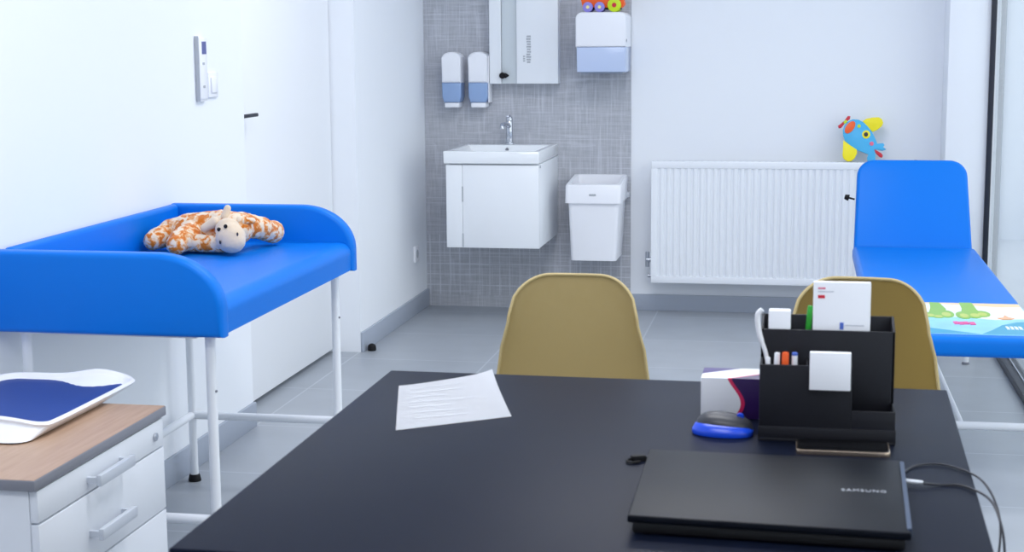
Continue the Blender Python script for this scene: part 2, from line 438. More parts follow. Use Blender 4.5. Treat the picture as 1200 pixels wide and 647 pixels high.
# ------------------------------------------------------------------ laptop
LB = [(-0.207, 2.180), (0.146, 2.172), (0.137, 1.842), (-0.204, 1.860)]
t = thing('laptop', (-0.03, 2.0, 0.74), 'closed black laptop on the near right of the desk', 'laptop')
def inset(P, d):
    cx = sum(p[0] for p in P) / 4; cy = sum(p[1] for p in P) / 4
    return [(x - d * (1 if x > cx else -1), y - d * (1 if y > cy else -1)) for x, y in P]
MB().prism(inset(LB, 0.006)[::-1], 'z', 0.743, 0.757, 0.003).build('base', M['laptopdark'], t)
lid = MB().prism(LB[::-1], 'z', 0.7575, 0.7675, 0.0025, 3).build('lid', M['laptop'], t)
e = MB(); (bx, by), (fx, fy) = LB[1], LB[2]
e.prism([(bx - .004, by - .012), (fx - .004, fy + .012), (fx + .0015, fy + .012), (bx + .0015, by - .012)], 'z', 0.7585, 0.7690)
e.build('edge_trim', M['lapedge'], t)['label'] = 'bluish grey edge trim'
MB().cyl((-0.14, 2.178, 0.757), (0.08, 2.173, 0.757), 0.006).build('hinge', M['laptopdark'], t)
for x, y in ((-0.18, 1.88), (0.11, 1.87), (-0.18, 2.15), (0.12, 2.15)):
    MB().cyl((x, y, 0.740), (x, y, 0.744), 0.008).build('rubber_foot', M['black'], t)
def text_mesh(s, size, name, m, parent, loc, rot):
    cu = bpy.data.curves.new(name, 'FONT'); cu.body = s; cu.size = size; cu.extrude = 0.0003; cu.align_x = 'CENTER'; cu.align_y = 'CENTER'
    cu.space_character = 1.15
    tmp = bpy.data.objects.new(name + '_t', cu); COL.objects.link(tmp)
    dg = bpy.context.evaluated_depsgraph_get(); me = bpy.data.meshes.new_from_object(tmp.evaluated_get(dg))
    bpy.data.objects.remove(tmp)
    me.transform(Matrix.Translation(Vector(loc) - world_loc(parent)) @ rot)
    me.materials.clear(); me.materials.append(m)
    o = bpy.data.objects.new(name, me); COL.objects.link(o); o.parent = parent; return o
text_mesh('SAMSUNG', 0.0125, 'logo', M['silverink'], lid, (0.088, 2.012, 0.7678), Matrix.Rotation(math.radians(0), 4, 'Z') @ Matrix.Diagonal((0.92, 1.15, 1, 1)))

# plug-ended cables on the right of the laptop
def cable(name, pts, r, label):
    o = MB().tube(smooth_path(pts, 8), r, 8).build(name, M['dark']); return tag(o, label, 'cable')
cable('mouse_cable', [(0.150, 2.200, 0.7425), (0.170, 2.240, 0.7425), (0.205, 2.254, 0.7425), (0.238, 2.22, 0.7425), (0.256, 2.175, 0.741), (0.268, 2.14, 0.725), (0.273, 2.11, 0.70), (0.269, 2.09, 0.66), (0.262, 2.10, 0.62)], 0.0016, 'thin black cable looping over the right edge of the desk')
o = thing('power_cable', (0.15, 2.14, 0.745), 'black power cable with a grey plug in the side of the laptop', 'cable')
MB().cyl((0.1465, 2.137, 0.7478), (0.172, 2.132, 0.7478), 0.004, 0.003).build('plug', M['greymet'], o)['label'] = 'grey plug'
MB().tube(smooth_path([(0.172, 2.132, 0.7475), (0.195, 2.145, 0.7425), (0.225, 2.145, 0.7425), (0.254, 2.09, 0.7422), (0.264, 2.04, 0.725), (0.268, 2.02, 0.69), (0.264, 2.01, 0.65), (0.258, 2.02, 0.61)], 8), 0.0018, 8).build('wire', M['dark'], o)
o = thing('usb_dongle', (-0.225, 2.205, 0.74), 'small black connector lying at the back left corner of the laptop', 'connector')
rz = Matrix.Translation((-0.222, 2.214, 0.74)) @ Matrix.Rotation(0.35, 4, 'Z')
MB().box(-0.016, 0.006, -0.006, 0.006, 0.0, 0.009, 0.0015, mtx=rz).build('body', M['black'], o)
MB().box(0.006, 0.016, -0.0045, 0.0045, 0.002, 0.0065, 0.0005, mtx=rz).build('connector_shell', M['dark'], o)
MB().tube([rz @ Vector(p) for p in smooth_path([(-0.016, 0, 0.004), (-0.024, -0.006, 0.003), (-0.02, -0.018, 0.003), (-0.006, -0.016, 0.003)], 6)], 0.002, 8).build('strap', M['black'], o)

# ------------------------------------------------------------------ mouse
t = thing('computer_mouse', (-0.114, 2.39, 0.74), 'blue and dark grey computer mouse in front of the purple carton', 'mouse')
mm = Matrix.Translation((-0.113, 2.392, 0.741)) @ Matrix.Rotation(math.radians(-6), 4, 'Z')
def half(z0, top, rx, ry, n=40, k=10, pw=2.3, lift=0):
    def fn(u, v):
        a = 2 * PI * u; s = v
        c, sn = math.cos(a), math.sin(a)
        r = (abs(c) ** pw + abs(sn) ** pw) ** (-1 / pw)
        x = rx * r * c * s; y = ry * r * sn * s
        z = z0 + top * math.sqrt(max(0, 1 - s ** 2.6)) * (1 - 0.18 * x / rx)
        return mm @ Vector((x, y, z))
    return fn
m1 = MB(); m1.grid(half(0.006, 0.020, 0.048, 0.031), 40, 12); m1.cyl(mm @ Vector((0, 0, 0)), mm @ Vector((0, 0, 0.006)), 0.0285, 0.031, 32)
for v in m1.bm.verts: pass
m1b = MB()
pts = [(0.048 * ((abs(math.cos(a)) ** 2.3 + abs(math.sin(a)) ** 2.3) ** (-1 / 2.3)) * math.cos(a), 0.031 * ((abs(math.cos(a)) ** 2.3 + abs(math.sin(a)) ** 2.3) ** (-1 / 2.3)) * math.sin(a)) for a in [2 * PI * i / 40 for i in range(40)]]
m1b.prism([(x, y) for x, y in pts], 'z', -0.001, 0.008, 0.002, mtx=mm); m1b.grid(half(0.007, 0.0135, 0.0478, 0.0308), 40, 12)
m1.bm.free()
m1b.build('body', M['mouseblue'], t)['label'] = 'bright blue lower shell'
m2 = MB()
def shell(u, v):
    a = 2 * PI * u
    p = Vector(half(0.0095, 0.0225, 0.0455, 0.0285)(u, v)); return p + Vector((0.002, 0.004, 0))
m2.grid(shell, 40, 12); m2.build('top_shell', M['mousetop'], t)['label'] = 'dark grey top shell'
MB().cyl(mm @ Vector((0.026, 0.0005, 0.026)), mm @ Vector((0.026, 0.0095, 0.026)), 0.006, n=16).build('scroll_wheel', M['mouseblue'], t)['label'] = 'blue scroll wheel'

# ------------------------------------------------------------------ carton
t = MB()
t.box(0, 0.19, 0, 0.08, 0, 0.067, 0.0015)
o = t.build('carton', M['carton']); o.location = (-0.154, 2.492, 0.74)
tag(o, 'purple and white printed carton behind the mouse', 'box')

# ------------------------------------------------------------------ desk organizer
t = thing('desk_organizer', (0.045, 2.41, 0.74), 'black leatherette desk organizer behind the laptop', 'organizer')
X0, X1, XM = -0.057, 0.147, 0.082
b = MB(); w = 0.004
b.box(X0, X1, 2.472, 2.476, 0.74, 0.918, 0.001)                   # rear wall
b.prism([(2.420, 0.7445), (2.4725, 0.7445), (2.4725, 0.918), (2.420, 0.903)], 'x', X0, X0 + w, 0.0006)
b.prism([(2.420, 0.7445), (2.4725, 0.7445), (2.4725, 0.918), (2.420, 0.903)], 'x', X1 - w, X1, 0.0006)
b.box(X0, X1, 2.420, 2.424, 0.7445, 0.903, 0.001)                # front wall of the tall slot
b.box(0.012, 0.015, 2.424, 2.472, 0.7445, 0.896)
b.box(X0, X1, 2.358, 2.476, 0.74, 0.7445, 0.001)                 # floor
b.build('tall_compartment', M['org'], t)
b = MB()
b.box(X0, XM, 2.360, 2.364, 0.7445, 0.859, 0.001)
b.box(X0, X0 + w, 2.364, 2.420, 0.7445, 0.859, 0.001); b.box(XM - w, XM, 2.364, 2.420, 0.7445, 0.859, 0.001)
b.box(0.013, 0.016, 2.364, 2.420, 0.7445, 0.857)
b.build('pen_pocket', M['org'], t)
b = MB(); b.box(XM, X1, 2.360, 2.364, 0.7445, 0.791, 0.001); b.box(X1 - w, X1, 2.364, 2.420, 0.7445, 0.791, 0.001)
b.build('clip_tray', M['org'], t)
MB().box(X0 - .001, X1 + .001, 2.3585, 2.361, 0.7405, 0.763, 0.0008).build('base_band', M['org'], t)

# things standing in the organizer
o = MB(); o.use(M['paper']); o.box(0.022, 0.109, 2.432, 2.444, 0.800, 0.977, 0.001)
o.use(M['pinkink']); o.box(0.029, 0.040, 2.4314, 2.4321, 0.966, 0.9685)
o.use(M['redink']); o.box(0.029, 0.0395, 2.4314, 2.4321, 0.9515, 0.9565)
o.use(M['greyink']); o.box(0.029, 0.053, 2.4314, 2.4321, 0.9615, 0.963)
o.use(M['blueink']); o.box(0.063, 0.069, 2.4314, 2.4321, 0.903, 0.914)
o.use(M['greyink']); o.box(0.071, 0.1, 2.4314, 2.4321, 0.909, 0.9105)
tag(o.build('leaflet_box', M['paper']), 'tall flat white box with red print standing in the organizer', 'box')
o = MB().box(-0.046, -0.012, 2.428, 2.450, 0.80, 0.931, 0.002).build('paper_block', M['paper'])
tag(o, 'small white paper block in the left of the tall organizer slot', 'paper')
o = MB(); o.use(M['paper']); o.box(0.018, 0.079, 2.3485, 2.3598, 0.824, 0.882, 0.001)
tag(o.build('note_pad', M['paper']), 'square white note pad on the front of the organizer', 'note pad')
def pen(name, p0, p1, r, m, label, capm=None, capf=0.3, clip=False):
    p0 = Vector(p0); p1 = Vector(p1); d = p1 - p0
    t = thing(name, p0, label, 'pen')
    MB().cyl(p0 + d * 0.06, p0 + d * (1 - capf), r, n=14).build('barrel', m, t)
    MB().cyl(p0, p0 + d * 0.06, r * 0.3, r, n=14).build('tip', capm or m, t)
    MB().cyl(p0 + d * (1 - capf), p1, r * 1.08, r * 0.95, n=14, bev=r * 0.3).build('cap', capm or m, t)
    if clip:
        q = Vector((0, -r * 1.4, 0)); MB().tube([p0 + d * (1 - capf) + q, p1 + q, p1 + q * 0.2], r * 0.22, 6).build('clip', capm or m, t)
pen('marker_pen', (-0.021, 2.375, 0.746), (-0.0185, 2.385, 0.874), 0.0055, M['orange'], 'thick orange pen in the pen pocket', None, 0.3)
pen('ballpoint_pen', (-0.034, 2.374, 0.746), (-0.031, 2.386, 0.873), 0.0045, M['plastic'], 'white pen left of the orange pen', None, 0.3, True)
pen('ballpoint_pen', (-0.006, 2.375, 0.746), (-0.0045, 2.386, 0.874), 0.0045, M['plastic'], 'white pen with a blue cap right of the orange pen', M['blueink'], 0.04)
pen('ballpoint_pen', (-0.046, 2.374, 0.746), (-0.045, 2.384, 0.866), 0.0038, M['cream'], 'short cream pen in the left corner of the pen pocket', M['plastic'], 0.2)
pen('ballpoint_pen', (0.005, 2.436, 0.746), (0.018, 2.452, 0.936), 0.0045, M['green'], 'green pen beside the tall white box', None, 0.2)
o = MB().tube(smooth_path([(-0.0425, 2.402, 0.748), (-0.0445, 2.406, 0.82), (-0.0480, 2.410, 0.862), (-0.0590, 2.412, 0.895), (-0.0625, 2.412, 0.925), (-0.0555, 2.412, 0.935)], 8), [0.0034] * 22 + [0.0044] * 19, 10).build('thermometer', M['plastic'])
tag(o, 'white curved stick leaning out of the left of the organizer', 'thermometer')
# phone lying flat
t = thing('smartphone', (0.067, 2.32, 0.74), 'dark smartphone with a metallic rim lying in front of the organizer', 'phone')
pp = rrect(0.0, 0.137, 2.284, 2.352, 0.009, 5)
MB().prism(pp, 'z', 0.740, 0.7475, 0.001).build('rim', M['gold'], t)
MB().prism(rrect(0.002, 0.135, 2.286, 2.350, 0.008, 5), 'z', 0.7475, 0.7482, 0.0003).build('screen', M['phone'], t)

# ------------------------------------------------------------------ chairs
def make_chair(loc, rz, label):
    t = bpy.data.objects.new('shell_chair', None); COL.objects.link(t)
    tag(t, label, 'chair', 'mustard chairs on the far side of the desk')
    prof = [(-0.41, 0.425), (-0.40, 0.445), (-0.34, 0.448), (-0.24, 0.436), (-0.14, 0.428), (-0.07, 0.438), (-0.025, 0.475), (-0.005, 0.54), (0.008, 0.62), (0.022, 0.72), (0.036, 0.80), (0.044, 0.842)]
    P = smooth_path([(0, a, b) for a, b in prof], 5)
    hw = [0.15, 0.185, 0.195, 0.20, 0.20, 0.198, 0.19, 0.178, 0.164, 0.151, 0.142, 0.140]
    def width(s):
        i = min(int(s * 11), 10); f = s * 11 - i; return hw[i] * (1 - f) + hw[i + 1] * f
    N = len(P) - 1
    L = [0]
    for i in range(N): L.append(L[-1] + (P[i + 1] - P[i]).length)
    tot = L[-1]
    def fn(u, v):
        k = v * N; i = min(int(k), N - 1); f = k - i
        s = (u * 2 - 1)
        w = width(v)
        # rounded top corners and rounded front corners
        dist = tot - (L[i] * (1 - f) + L[i + 1] * f); rc = 0.085
        x = s * w
        drop = 0.0
        ax = abs(x) - (w - rc)
        p = P[i] * (1 - f) + P[i + 1] * f
        if ax > 0 and dist < rc + 0.08:
            dr = rc - math.sqrt(max(0, rc * rc - ax * ax))
            drop = dr * (1 - dist / (rc + 0.08))
        back = max(0.0, (p.z - 0.47) / 0.37); back = min(1, back)
        curl = 0.045 * abs(s) ** 2.6 * back + 0.0
        up = 0.02 * abs(s) ** 3 * (1 - back)
        return Vector((x, p.y - curl - drop * 0.1, p.z - drop + up))
    m = MB(); m.grid(fn, 28, 50, 0.007)
    sh = m.build('seat_shell', M['chair'], t, 60)
    # rolled rim
    rim = []
    for k in range(51): rim.append(fn(1, k / 50))
    for k in range(27, 0, -1): rim.append(fn(k / 28, 1))
    for k in range(50, -1, -1): rim.append(fn(0, k / 50))
    MB().tube(rim, 0.0037, 8).build('shell_rim', M['chair'], t, 60)
    for sx, sy in ((-1, -1), (1, -1), (-1, 1), (1, 1)):
        MB().cyl((sx * 0.19, -0.20 + sy * 0.20, 0.0), (sx * 0.11, -0.20 + sy * 0.11, 0.43), 0.010, 0.016, 14).build('leg', M['beech'], t)
    MB().prism([(-0.115, -0.32), (0.115, -0.32), (0.115, -0.08), (-0.115, -0.08)], 'z', 0.405, 0.424, 0.004).build('seat_frame', M['dark'], t)
    t.location = loc; t.rotation_euler = (0, 0, rz)
    return t
ch = make_chair((-0.482, 3.30, 0), 0.0, 'mustard plastic shell chair behind the middle of the desk')
c2 = copy_tree(ch); c2.location = (0.128, 3.33, 0); c2.rotation_euler = (0, 0, math.radians(-6)); c2['label'] = 'mustard plastic shell chair half hidden behind the black organizer'

# ------------------------------------------------------------------ changing table
t = thing('changing_table', (-1.61, 3.95, 0), 'blue padded baby changing table on white tube legs along the left wall', 'changing table')
def side_poly(xf):
    return [(-1.893, 0.668), (xf, 0.668), (xf, 0.735)] + arc(xf - 0.165, 0.735, 0.165, 0.13, 4, 90, 14) + [(-1.893, 0.865)]
MB().prism(side_poly(-1.318)[::-1], 'y', 3.38, 3.432, 0.014, 4).build('side_panel', M['blue'], t)
MB().prism(side_poly(-1.318)[::-1], 'y', 4.462, 4.514, 0.014, 4).build('side_panel', M['blue'], t)
MB().box(-1.893, -1.862, 3.434, 4.460, 0.668, 0.866, 0.014, 4).build('back_panel', M['blue'], t)
mt = MB(); mt.prism([(-1.862, 0.672), (-1.325, 0.672)] + arc(-1.360, 0.722, 0.036, 0.034, -10, 90, 8) + [(-1.862, 0.757)], 'y', 3.432, 4.462)
mt.build('mattress', M['blue'], t)
MB().box(-1.855, -1.40, 3.425, 4.465, 0.658, 0.668, 0.003).build('underframe', M['whitemetal'], t)
for x in (-1.842, -1.372):
    for y in (3.44, 4.45):
        l = MB().cyl((x, y, 0.02), (x + (0.012 if x > -1.5 and y < 4 else 0) * 0, y, 0.669), 0.0125, n=18).build('leg', M['whitemetal'], t)
        MB().cyl((x, y, 0.0), (x, y, 0.022), 0.021, 0.016, 20, bev=0.003).build('rubber_foot', M['black'], l)['label'] = 'black rubber foot'
        if x > -1.5: MB().ball((x + .0125, y - .004, 0.53), 0.0035, 2).build('screw', M['edgegrey'], l)
for x in (-1.842, -1.372): MB().cyl((x, 3.44, 0.21), (x, 4.45, 0.21), 0.0125, n=16).build('long_rail', M['whitemetal'], t)
for y in (3.44, 4.45): MB().cyl((-1.842, y, 0.21), (-1.372, y, 0.21), 0.0125, n=16).build('cross_rail', M['whitemetal'], t)

# ------------------------------------------------------------------ plush giraffe
t = thing('plush_toy', (-1.66, 4.2, 0.7575), 'orange and white patched plush animal lying on the blue changing table', 'toy')
def blob(name, balls, m, parent, vox=0.005, smooth=6, sub=3, disp=0.0):
    mb = MB()
    for c, r in balls: mb.ball(c, r, sub)
    o = mb.build(name, m, parent, 180)
    rm = o.modifiers.new('remesh', 'REMESH'); rm.mode = 'VOXEL'; rm.voxel_size = vox; rm.use_smooth_shade = True
    sm = o.modifiers.new('smooth', 'SMOOTH'); sm.factor = 0.5; sm.iterations = smooth
    if disp:
        tx = bpy.data.textures.new(name + '_fur', 'CLOUDS'); tx.noise_scale = 0.008; tx.noise_depth = 2
        d = o.modifiers.new('fur', 'DISPLACE'); d.texture = tx; d.strength = disp; d.mid_level = 0.4
    return o
def limb(a, b, ra, rb, n=6):
    a = Vector(a); b = Vector(b)
    return [(a + (b - a) * i / n, ra + (rb - ra) * i / n) for i in range(n + 1)]
body = limb((-1.795, 4.235, 0.800), (-1.74, 4.235, 0.803), 0.040, 0.050) + limb((-1.74, 4.235, 0.805), (-1.64, 4.235, 0.812), 0.052, 0.056) + limb((-1.64, 4.23, 0.812), (-1.585, 4.21, 0.818), 0.056, 0.046)
body += limb((-1.80, 4.225, 0.795), (-1.818, 4.185, 0.789), 0.034, 0.031) + [((-1.823, 4.165, 0.784), 0.027)]
body += limb((-1.715, 4.19, 0.798), (-1.725, 4.12, 0.790), 0.040, 0.032) + [((-1.724, 4.098, 0.783), 0.028)]
body += limb((-1.70, 4.16, 0.782), (-1.61, 4.15, 0.78), 0.026, 0.024)
body += limb((-1.585, 4.24, 0.825), (-1.545, 4.31, 0.808), 0.038, 0.032) + limb((-1.545, 4.31, 0.803), (-1.535, 4.37, 0.790), 0.030, 0.034)
blob('body', body, M['plush'], t, 0.005, 5, 3, 0.006)
hd = blob('head', [((-1.577, 4.135, 0.801), (0.043, 0.042, 0.043)), ((-1.592, 4.155, 0.822), (0.036, 0.036, 0.033)), ((-1.572, 4.128, 0.793), (0.040, 0.036, 0.035))], M['plushhead'], t, 0.004, 4, 3, 0.002)
for p in ((-1.6005, 4.108, 0.8275), (-1.5790, 4.104, 0.8370)):
    MB().ball(p, 0.0058, 2).build('eye', M['black'], hd)
for p in ((-1.5925, 4.0935, 0.793), (-1.5455, 4.106, 0.8150)):
    MB().ball(p, (0.003, 0.0025, 0.0055), 2).build('nostril', M['dark'], hd)
blob('ear', limb((-1.612, 4.19, 0.855), (-1.606, 4.195, 0.878), 0.013, 0.010, 4), M['plushhead'], t, 0.003, 3)
blob('ear', limb((-1.565, 4.185, 0.845), (-1.535, 4.20, 0.842), 0.013, 0.010, 4), M['plush'], t, 0.003, 3)
blob('ear', limb((-1.635, 4.165, 0.84), (-1.662, 4.155, 0.825), 0.016, 0.012, 4), M['plushhead'], t, 0.003, 3)

t.location.z += 0.0065

# ------------------------------------------------------------------ drawer unit
t = thing('drawer_cabinet', (-1.64, 2.89, 0), 'light grey drawer cabinet with a wood top in front of the changing table', 'cabinet')
MB().box(-1.882, -1.405, 2.597, 3.185, 0.0, 0.529, 0.001).build('body', M['cabgrey'], t)
tp = MB(); tp.use(M['edgegrey']); tp.box(-1.886, -1.385, 2.585, 3.197, 0.529, 0.5498, 0.002); tp.use(M['wood']); tp.box(-1.884, -1.387, 2.587, 3.195, 0.5496, 0.5506)
tp.build('top', M['wood'], t)['label'] = 'wood veneer top with grey edge'
for z0, z1, hz in ((0.464, 0.526, 0.490), (0.320, 0.460, 0.379), (0.03, 0.316, 0.25)):
    d = MB().box(-1.4045, -1.388, 2.599, 3.183, z0, z1, 0.0015).build('drawer', M['cabgrey'], t)
    hb = MB()
    hb.box(-1.368, -1.356, 2.80, 2.965, hz - .012, hz + .012, 0.003); hb.box(-1.389, -1.366, 2.802, 2.812, hz - .006, hz + .006); hb.box(-1.389, -1.366, 2.953, 2.963, hz - .006, hz + .006)
    hb.build('handle', M['greymet'], d)['label'] = 'grey metal bar handle'
    if z0 > .4: MB().cyl((-1.390, 3.135, 0.494), (-1.382, 3.135, 0.494), 0.009, bev=.001).cyl((-1.383, 3.135, 0.494), (-1.381, 3.135, 0.494), 0.004).build('lock', M['silver'], d)

# ------------------------------------------------------------------ baby scale
t = thing('baby_scale', (-1.68, 3.0, 0.551), 'white baby scale with a navy pad on top of the drawer cabinet', 'scale')
SX0, SX1, SY0, SY1 = -1.858, -1.507, 2.858, 3.345
SCX, SCY, SHX, SHY = (SX0 + SX1) / 2, (SY0 + SY1) / 2, (SX1 - SX0) / 2, (SY1 - SY0) / 2
def outline(r, per=10):
    c = rrect(-SHX, SHX, -SHY, SHY, r, 6); out = []
    for i in range(len(c)):
        a = Vector(c[i]); b = Vector(c[(i + 1) % len(c)]); k = max(1, int((b - a).length / 0.02))
        out += [a + (b - a) * j / k for j in range(k)]
    return out
OUT = outline(0.045)
def rimz(x, y):
    # the two short ends of the cradle stand higher than the long sides
    nx, ny = x / SHX, y / SHY
    return 0.579 + (0.020 if ny < 0 else 0.004) * abs(ny) ** 5 * (1 - 0.75 * abs(nx) ** 3) + (0.014 * max(0, ny) ** 4 * math.exp(-((nx - .45) / .35) ** 2))
def hull_ring(d, dz):
    kx, ky = 1 - d / SHX, 1 - d / SHY
    return [(SCX + p.x * kx, SCY + p.y * ky, rimz(p.x, p.y) + dz) for p in OUT]
def flat_ring(d, z, d2=0.0):
    kx, ky = 1 - d / SHX, 1 - d / SHY
    return [(SCX + p.x * kx, SCY + p.y * ky - d2 * (p.y > 0) * p.y / SHY, z) for p in OUT]
def loft(rings):
    t_ = bmesh.new(); V = [[t_.verts.new(p) for p in r] for r in rings]; n_ = len(V[0])
    for a, b in zip(V[:-1], V[1:]):
        for i in range(n_): t_.faces.new([a[i], a[(i + 1) % n_], b[(i + 1) % n_], b[i]])
    t_.faces.new(V[0][::-1]); t_.faces.new(V[-1])
    m_ = MB(); m_._merge(t_); return m_
base_r = [(x, 2.803 + (y - SY0) / (SY1 - SY0) * 0.395, 0.5545) for x, y, z in flat_ring(0.020, 0)]
loft([base_r, hull_ring(0.004, -0.009), hull_ring(0, -0.004), hull_ring(0.003, 0.0), hull_ring(0.008, 0.001), hull_ring(0.013, -0.003), flat_ring(0.022, 0.567), flat_ring(0.06, 0.566)]).build('tray', M['plastic'], t, 50)
loft([flat_ring(0.024, 0.5672), flat_ring(0.022, 0.570), flat_ring(0.025, 0.5715), flat_ring(0.06, 0.5715)]).build('pad', M['bluemat'], t, 50)['label'] = 'navy blue pad'
for x in (-1.80, -1.56):
    for y in (2.84, 3.15): MB().cyl((x, y, 0.5506), (x, y, 0.5545), 0.014).build('rubber_foot', M['black'], t)

# ------------------------------------------------------------------ examination couch
t = thing('examination_couch', (0.47, 5.7, 0), 'blue examination couch with raised backrest beside the window', 'couch')
BX0, BX1 = 0.218, 0.722
MB().box(BX0, BX1, 4.655, 6.695, 0.418, 0.480, 0.02, 4).build('seat_cushion', M['blue'], t)
rotb = Matrix.Translation((0.467, 6.725, 0.452)) @ Matrix.Rotation(math.radians(60), 4, 'X')
bw = 0.243
pl = [(-bw, 0.0)] + [(bw, 0.0)] + arc(bw - .012 - .075, 0.425 - .075, .075, .075, 0, 90, 8) + arc(-bw + .012 + .075, 0.425 - .075, .075, .075, 90, 180, 8)
MB().prism(pl, 'z', -0.03, 0.03, 0.018, 4, mtx=rotb).build('backrest', M['blue'], t)
MB().box(BX0 + .03, BX1 - .03, 4.86, 6.66, 0.403, 0.418, 0.003).build('underframe', M['whitemetal'], t)
for x in (0.255, 0.690):
    for y, dx in ((5.13, 0.078), (6.62, 0.0)):
        xx = x + (dx if x > .5 else -dx * 0)
        l = MB().cyl((xx, y, 0.02 if y < 6 else 0.008), (xx if xx < .72 else .715, y, 0.40), 0.0125, n=16).build('leg', M['whitemetal'], t)
        MB().cyl((xx, y, 0.0), (xx, y, 0.024 if y < 6 else 0.010), 0.021 if y < 6 else 0.016, 0.016 if y < 6 else 0.014, 18, bev=.002).build('rubber_foot', M['black'] if y < 6 else M['edgegrey'], l)['label'] = 'rubber foot'
for y, xr in ((5.13, 0.752), (6.62, 0.690)): MB().cyl((0.255, y, 0.10), (xr, y, 0.10), 0.0138, n=16).build('cross_rail', M['whitemetal'], t)
MB().cyl((0.533, 5.13, 0.10), (0.524, 6.62, 0.10), 0.007, n=14).build('long_rail', M['whitemetal'], t)
for s in (-1, 1):
    MB().tube([(0.467 + s * 0.18, 6.60, 0.404), (0.467 + s * 0.18, 6.775, 0.404), (0.467 + s * 0.18, 6.851, 0.603)], 0.009, 12).build('backrest_support', M['whitemetal'], t)

# printed plastic foot cover
t = thing('foot_cover', (0.47, 4.98, 0.48), 'printed plastic foot cover with green animals across the blue couch', 'cover')
MB().box(BX0 + .012, BX1 - .012, 4.698, 5.262, 0.4802, 0.4822).build('sheet', M['matbase'], t)
pr = MB(); zt = 0.4822
zc = [0.0002]
def flat(poly, m, dz=0.0003):
    zc[0] += 0.00012
    pr.use(m); pr.prism(poly, 'z', zt, zt + zc[0])
def el(cx, cy, rx, ry, a=0, n=18):
    ca, sa = math.cos(a), math.sin(a)
    return [(cx + rx * math.cos(2 * PI * i / n) * ca - ry * math.sin(2 * PI * i / n) * sa, cy + rx * math.cos(2 * PI * i / n) * sa + ry * math.sin(2 * PI * i / n) * ca) for i in range(n)]
xa, xb = BX0 + .014, BX1 - .014
flat([(xa, 5.20), (0.40, 5.235), (0.506, 5.222), (0.646, 5.185), (xb, 5.20), (xb, 5.26), (xa, 5.26)], M['matsand'])
flat([(xa, 5.20), (0.40, 5.235), (0.506, 5.222), (0.646, 5.185), (xb, 5.20), (xb, 4.98), (0.60, 4.95), (0.5, 4.99), (xa, 4.96)], M['matwhite'])
flat([(0.40, 4.86), (0.46, 4.93), (0.55, 4.90), (0.62, 4.95), (xb, 4.97), (xb, 4.70), (0.40, 4.70)], M['matbase'])
flat([(0.535, 4.705), (0.57, 4.77), (0.61, 4.86), (0.66, 4.915), (xb, 4.93), (xb, 4.702), (0.54, 4.702)], M['matteal'])
flat([(xa, 4.80), (0.33, 4.83), (0.42, 4.77), (0.53, 4.703), (xa, 4.702)], M['matteal'])
# two green clawed feet standing in the water
for leg, toes in ((((0.425, 5.262), (0.456, 5.256), (0.468, 5.13), (0.448, 5.02), (0.405, 5.03), (0.420, 5.15)), ((0.408, 5.02, 0.024, 0.045), (0.432, 5.00, 0.022, 0.04), (0.459, 5.04, 0.026, 0.07))),
                  (((0.520, 5.262), (0.560, 5.262), (0.563, 5.13), (0.572, 5.02), (0.505, 5.03), (0.518, 5.15)), ((0.512, 5.02, 0.024, 0.065), (0.545, 5.03, 0.026, 0.06), (0.570, 5.05, 0.026, 0.055)))):
    flat(list(leg)[::-1], M['matgreen'])
    for cx, cy, rx, ry in toes: flat(el(cx, cy, rx, ry), M['matgreen'])
    for cx, cy, rx, ry in toes: flat(el(cx + .001, cy - .01, rx * .55, ry * .55), M['matlime'])
for k, (a_, b_) in enumerate(((0.470, 0.482), (0.485, 0.497), (0.500, 0.512), (0.517, 0.531))):
    yk = 4.885 - 0.006 * (k % 2)
    flat([(a_, yk - .03), (b_ + .002, yk - .026), (b_, yk + .016), (a_ - .002, yk + .012)], M['matpink'])
flat([(0.610, 4.975), (0.628, 4.985), (0.637, 5.03), (0.645, 4.99), (0.660, 4.975), (0.650, 4.96), (0.622, 4.955)][::-1], M['matorange'])
for k in range(4):
    a_ = 0.616 + k * 0.0125; flat([(a_, 4.785), (a_ + .008, 4.78), (a_ + .007, 4.825), (a_ - .001, 4.83)], M['matwhite'])
pr.build('print', M['matgreen'], t)['label'] = 'beach scene print with green animal feet'

# ------------------------------------------------------------------ radiator
t = thing('radiator', (-0.1, 7.7, 0.16), 'white ribbed panel radiator on the back wall', 'radiator')
RX0, RX1, RZ0, RZ1 = -0.722, 0.522, 0.163, 0.764
n = 37; pitch = (RX1 - RX0 - 0.05) / n
poly = [(RX0, 7.62), (RX0, 7.600), (RX0 + .022, 7.5985)]
for k in range(n):
    x = RX0 + 0.025 + k * pitch
    poly += [(x + pitch * .10, 7.6000), (x + pitch * .26, 7.6085), (x + pitch * .52, 7.6085), (x + pitch * .70, 7.6000)]
poly += [(RX1 - .022, 7.5985), (RX1, 7.600), (RX1, 7.62)]
f = MB(); f.prism(poly, 'z', RZ0 + .035, RZ1 - .035)
f.box(RX0, RX1, 7.600, 7.62, RZ0, RZ0 + .035, 0.003); f.box(RX0, RX1, 7.600, 7.62, RZ1 - .035, RZ1, 0.003)
f.build('front_panel', M['rad'], t)
MB().box(RX0 + .01, RX1 - .01, 7.67, 7.685, RZ0 + .01, RZ1 - .012, 0.003).build('rear_panel', M['rad'], t)
for x in (RX0, RX1 - .004): MB().box(x, x + .004, 7.62, 7.685, RZ0 + .02, RZ1 - .004).build('side_cover', M['rad'], t)
g = MB(); g.box(RX0 + .004, RX1 - .004, 7.62, 7.685, RZ1 - .010, RZ1 - .006)
for k in range(40): 
    x = RX0 + .02 + k * 0.031; g.box(x, x + .010, 7.626, 7.680, RZ1 - .006, RZ1 - .004)
g.build('top_grille', M['grille'], t)
